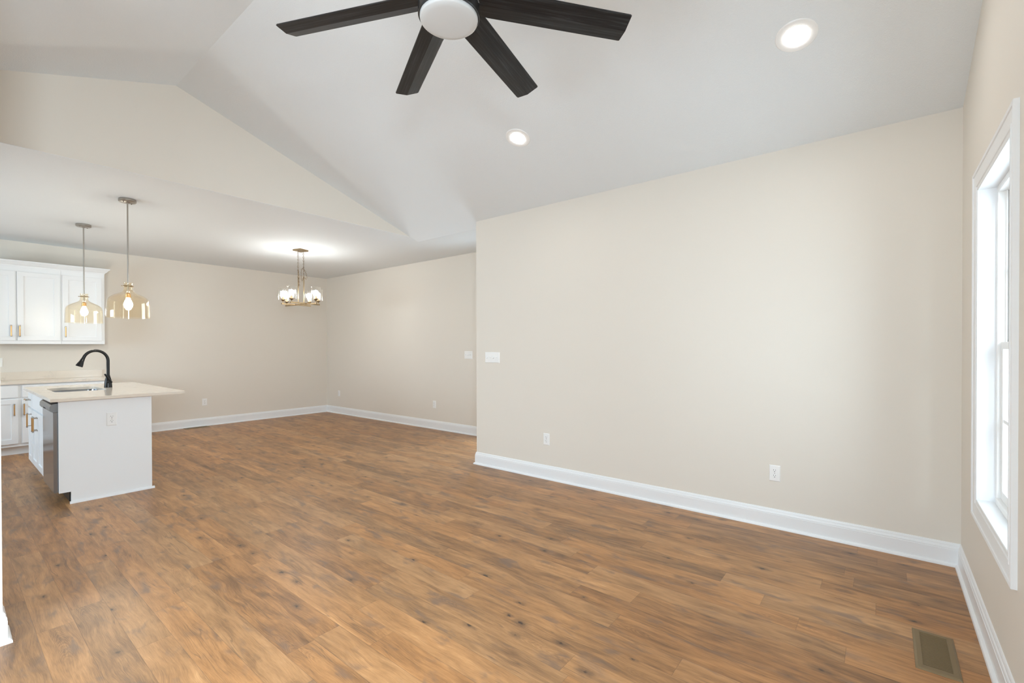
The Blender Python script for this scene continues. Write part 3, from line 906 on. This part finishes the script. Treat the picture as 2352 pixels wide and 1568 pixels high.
# faucet
FX, FY = 1.140, 6.43
fc = thing('faucet', 'black gooseneck pull-down faucet beside the island sink', 'faucet', (FX, FY, CTZ))
g = G(); g.lathe([(0, 0), (0.0335, 0), (0.0335, 0.006), (0.031, 0.045), (0.030, 0.060), (0.026, 0.085), (0.0175, 0.118), (0.0150, 0.13), (0, 0.13)], (0, 0, 0), 32)
g.build('base', M_FAUCET, fc, smooth=40)
pts = [(0, 0, 0.11), (0, 0, 0.20), (0, 0, 0.285)]
R = 0.098
for i in range(1, 15):
    a = PI * 0.90 * i / 14
    pts.append((-R + R * math.cos(a), 0.006 * i / 14, 0.285 + R * 1.08 * math.sin(a)))
g = G(); g.tube(pts, 0.0138, 18)
g.build('spout', M_FAUCET, fc, smooth=60)
p0 = Vector(pts[-1]); d0 = (p0 - Vector(pts[-2])).normalized()
g = G(); g.tube([p0 - d0 * 0.005, p0 + d0 * 0.012, p0 + d0 * 0.014, p0 + d0 * 0.04, p0 + d0 * 0.075, p0 + d0 * 0.092, p0 + d0 * 0.095], [0.0145, 0.0145, 0.0165, 0.019, 0.0275, 0.0300, 0.027], 24)
g.build('spray_head', M_FAUCET, fc, smooth=40)
g = G()
g.tube([(0, -0.012, 0.062), (0.002, -0.032, 0.062), (0.004, -0.046, 0.062)], [0.016, 0.016, 0.012], 16)
g.tube([(0.022, -0.040, 0.052), (0.008, -0.044, 0.072), (-0.012, -0.050, 0.104), (-0.034, -0.056, 0.140), (-0.038, -0.057, 0.146)], [0.009, 0.0095, 0.0075, 0.0085, 0.006], 14)
g.build('lever', M_FAUCET, fc, smooth=50)

# ------------------------------------------------------------------ outlets and switches (local -y out of the wall)
def plate(w, h=0.115, t=0.006):
    g = G()
    g.faces([(-w / 2, 0, -h / 2), (w / 2, 0, -h / 2), (w / 2, 0, h / 2), (-w / 2, 0, h / 2),
             (-w / 2, -0.002, -h / 2), (w / 2, -0.002, -h / 2), (w / 2, -0.002, h / 2), (-w / 2, -0.002, h / 2),
             (-w / 2 + 0.005, -t, -h / 2 + 0.005), (w / 2 - 0.005, -t, -h / 2 + 0.005), (w / 2 - 0.005, -t, h / 2 - 0.005), (-w / 2 + 0.005, -t, h / 2 - 0.005)],
            [(0, 1, 2, 3), (8, 9, 10, 11)] + [(a + i, a + (i + 1) % 4, a + 4 + (i + 1) % 4, a + 4 + i) for a in (0, 4) for i in range(4)])
    return g
outlets = {}
def outlet(label, loc, rz, group='duplex wall outlets'):
    if 'o' not in outlets:
        t = thing('wall_outlet', label, 'outlet', loc, rz, group)
        outlets['o'] = t
        plate(0.072, 0.117).build('cover_plate', M_PLATE, t)
        for z in (-0.0195, 0.0195):
            g = G()
            out = [(0.0172 * math.cos(a), max(-0.0125, min(0.0125, 0.0172 * math.sin(a)))) for a in [2 * PI * i / 28 for i in range(28)]]
            g.prism([(x, z + zz) for x, zz in out], 'y', -0.0085, -0.004)
            g.box(-0.0078, -0.0054, -0.0088, -0.0075, z + 0.0015, z + 0.0105, 0, 1); g.box(0.0054, 0.0078, -0.0088, -0.0075, z + 0.0025, z + 0.0095, 0, 1)
            g.prism([(0.0030 * math.cos(a), z - 0.0065 + 0.0030 * math.sin(a)) for a in [2 * PI * i / 12 for i in range(12)]], 'y', -0.0088, -0.0075, 1)
            g.build('receptacle', [M_PLATE, M_SLOT], t)
        g = G(); g.prism([(0.003 * math.cos(a), 0.003 * math.sin(a)) for a in [2 * PI * i / 12 for i in range(12)]], 'y', -0.0072, -0.004)
        g.build('screw', M_NICKEL, t)
        return t
    t = copy_tree(outlets['o'])
    t.location = loc; t.rotation_euler = (0, 0, rz)
    t['label'] = label
    return t
FXN = -PI / 2
outlet('white duplex outlet low on the long wall, near the window corner', (XR, 0.618, 0.398), FXN)
outlet('white duplex outlet low on the long wall, near the end with the four-gang switch', (XR, 2.637, 0.398), FXN)
outlet('white duplex outlet low on the dining wall, near the end of the long wall', (XD, 5.68, 0.398), FXN)
outlet('small white outlet low on the dining wall, beside the far corner', (XD, 8.52, 0.402), FXN)
outlet('white duplex outlet low on the far wall, right of the island', (2.84, YF, 0.405), 0)
outlet('white duplex outlet on the end panel of the island', (0.978, IY0 - 0.018, 0.688), 0)
outlet('white outlet over the far worktop, at the left edge', (0.503, YF, 1.138), 0)
def switch(label, gangs, loc, rz):
    t = thing('light_switch', label, 'light switch', loc, rz)
    w = 0.072 + 0.046 * (gangs - 1)
    plate(w, 0.117).build('cover_plate', M_PLATE, t)
    for k in range(gangs):
        x = (k - (gangs - 1) / 2) * 0.046
        g = G()
        g.box(x - 0.0055, x + 0.0055, -0.0075, -0.004, -0.0125, 0.0125, 0.0005)
        up_ = (k + gangs) % 2
        g.bar((x, -0.006, 0.0), (x, -0.017, 0.008 if up_ else -0.008), 0.008, 0.009)
        g.build('toggle', M_PLATE, t)
    return t
switch('white four-gang light switch at the left end of the long wall', 4, (XR, 3.357, 1.210), FXN)
switch('white three-gang light switch on the dining wall, beside the end of the long wall', 3, (XD, 4.912, 1.205), FXN)

# ------------------------------------------------------------------ floor registers (local x along the long side)
def register(label, loc, rz, L=0.345, Wd=0.142, il=0.286, iw=0.092):
    t = thing('floor_vent', label, 'floor vent', loc, rz, 'bronze floor vents')
    g = G()
    def ring(l, w, z): return [(-l / 2, -w / 2, z), (l / 2, -w / 2, z), (l / 2, w / 2, z), (-l / 2, w / 2, z)]
    LP = [ring(L, Wd, 0.0002), ring(L - 0.002, Wd - 0.002, 0.003), ring(L - 0.018, Wd - 0.018, 0.0062), ring(il, iw, 0.0062), ring(il, iw, 0.0006)]
    vs = [v for l in LP for v in l]
    g.faces(vs, [(k * 4 + i, k * 4 + (i + 1) % 4, (k + 1) * 4 + (i + 1) % 4, (k + 1) * 4 + i) for k in range(4) for i in range(4)])
    fr = g.build('frame', M_VENT, t)
    g = G(); g.box(-il / 2, il / 2, -iw / 2, iw / 2, 0.0004, 0.0008); g.build('duct_dark_sheet', M_DARK, t)  # near-black sheet on the floor: the duct's shade as colour, no hollow
    nl = 26
    for k in range(nl):
        x = -il / 2 + il * (k + 0.5) / nl
        g = G()
        g.faces([(x - 0.0026, -iw / 2, 0.0042), (x - 0.0022, -iw / 2, 0.0032), (x + 0.0026, -iw / 2, 0.0048), (x + 0.0022, -iw / 2, 0.0058),
                 (x - 0.0026, iw / 2, 0.0042), (x - 0.0022, iw / 2, 0.0032), (x + 0.0026, iw / 2, 0.0048), (x + 0.0022, iw / 2, 0.0058)],
                [(3, 2, 1, 0), (4, 5, 6, 7), (0, 1, 5, 4), (1, 2, 6, 5), (2, 3, 7, 6), (3, 0, 4, 7)])
        g.build('louver', M_VENT, t)
    return t
register('bronze floor vent in the foreground below the window', (2.690, -0.177, 0), 0)
register('bronze floor vent against the far wall beyond the island', (2.69, 8.868, 0), 0)
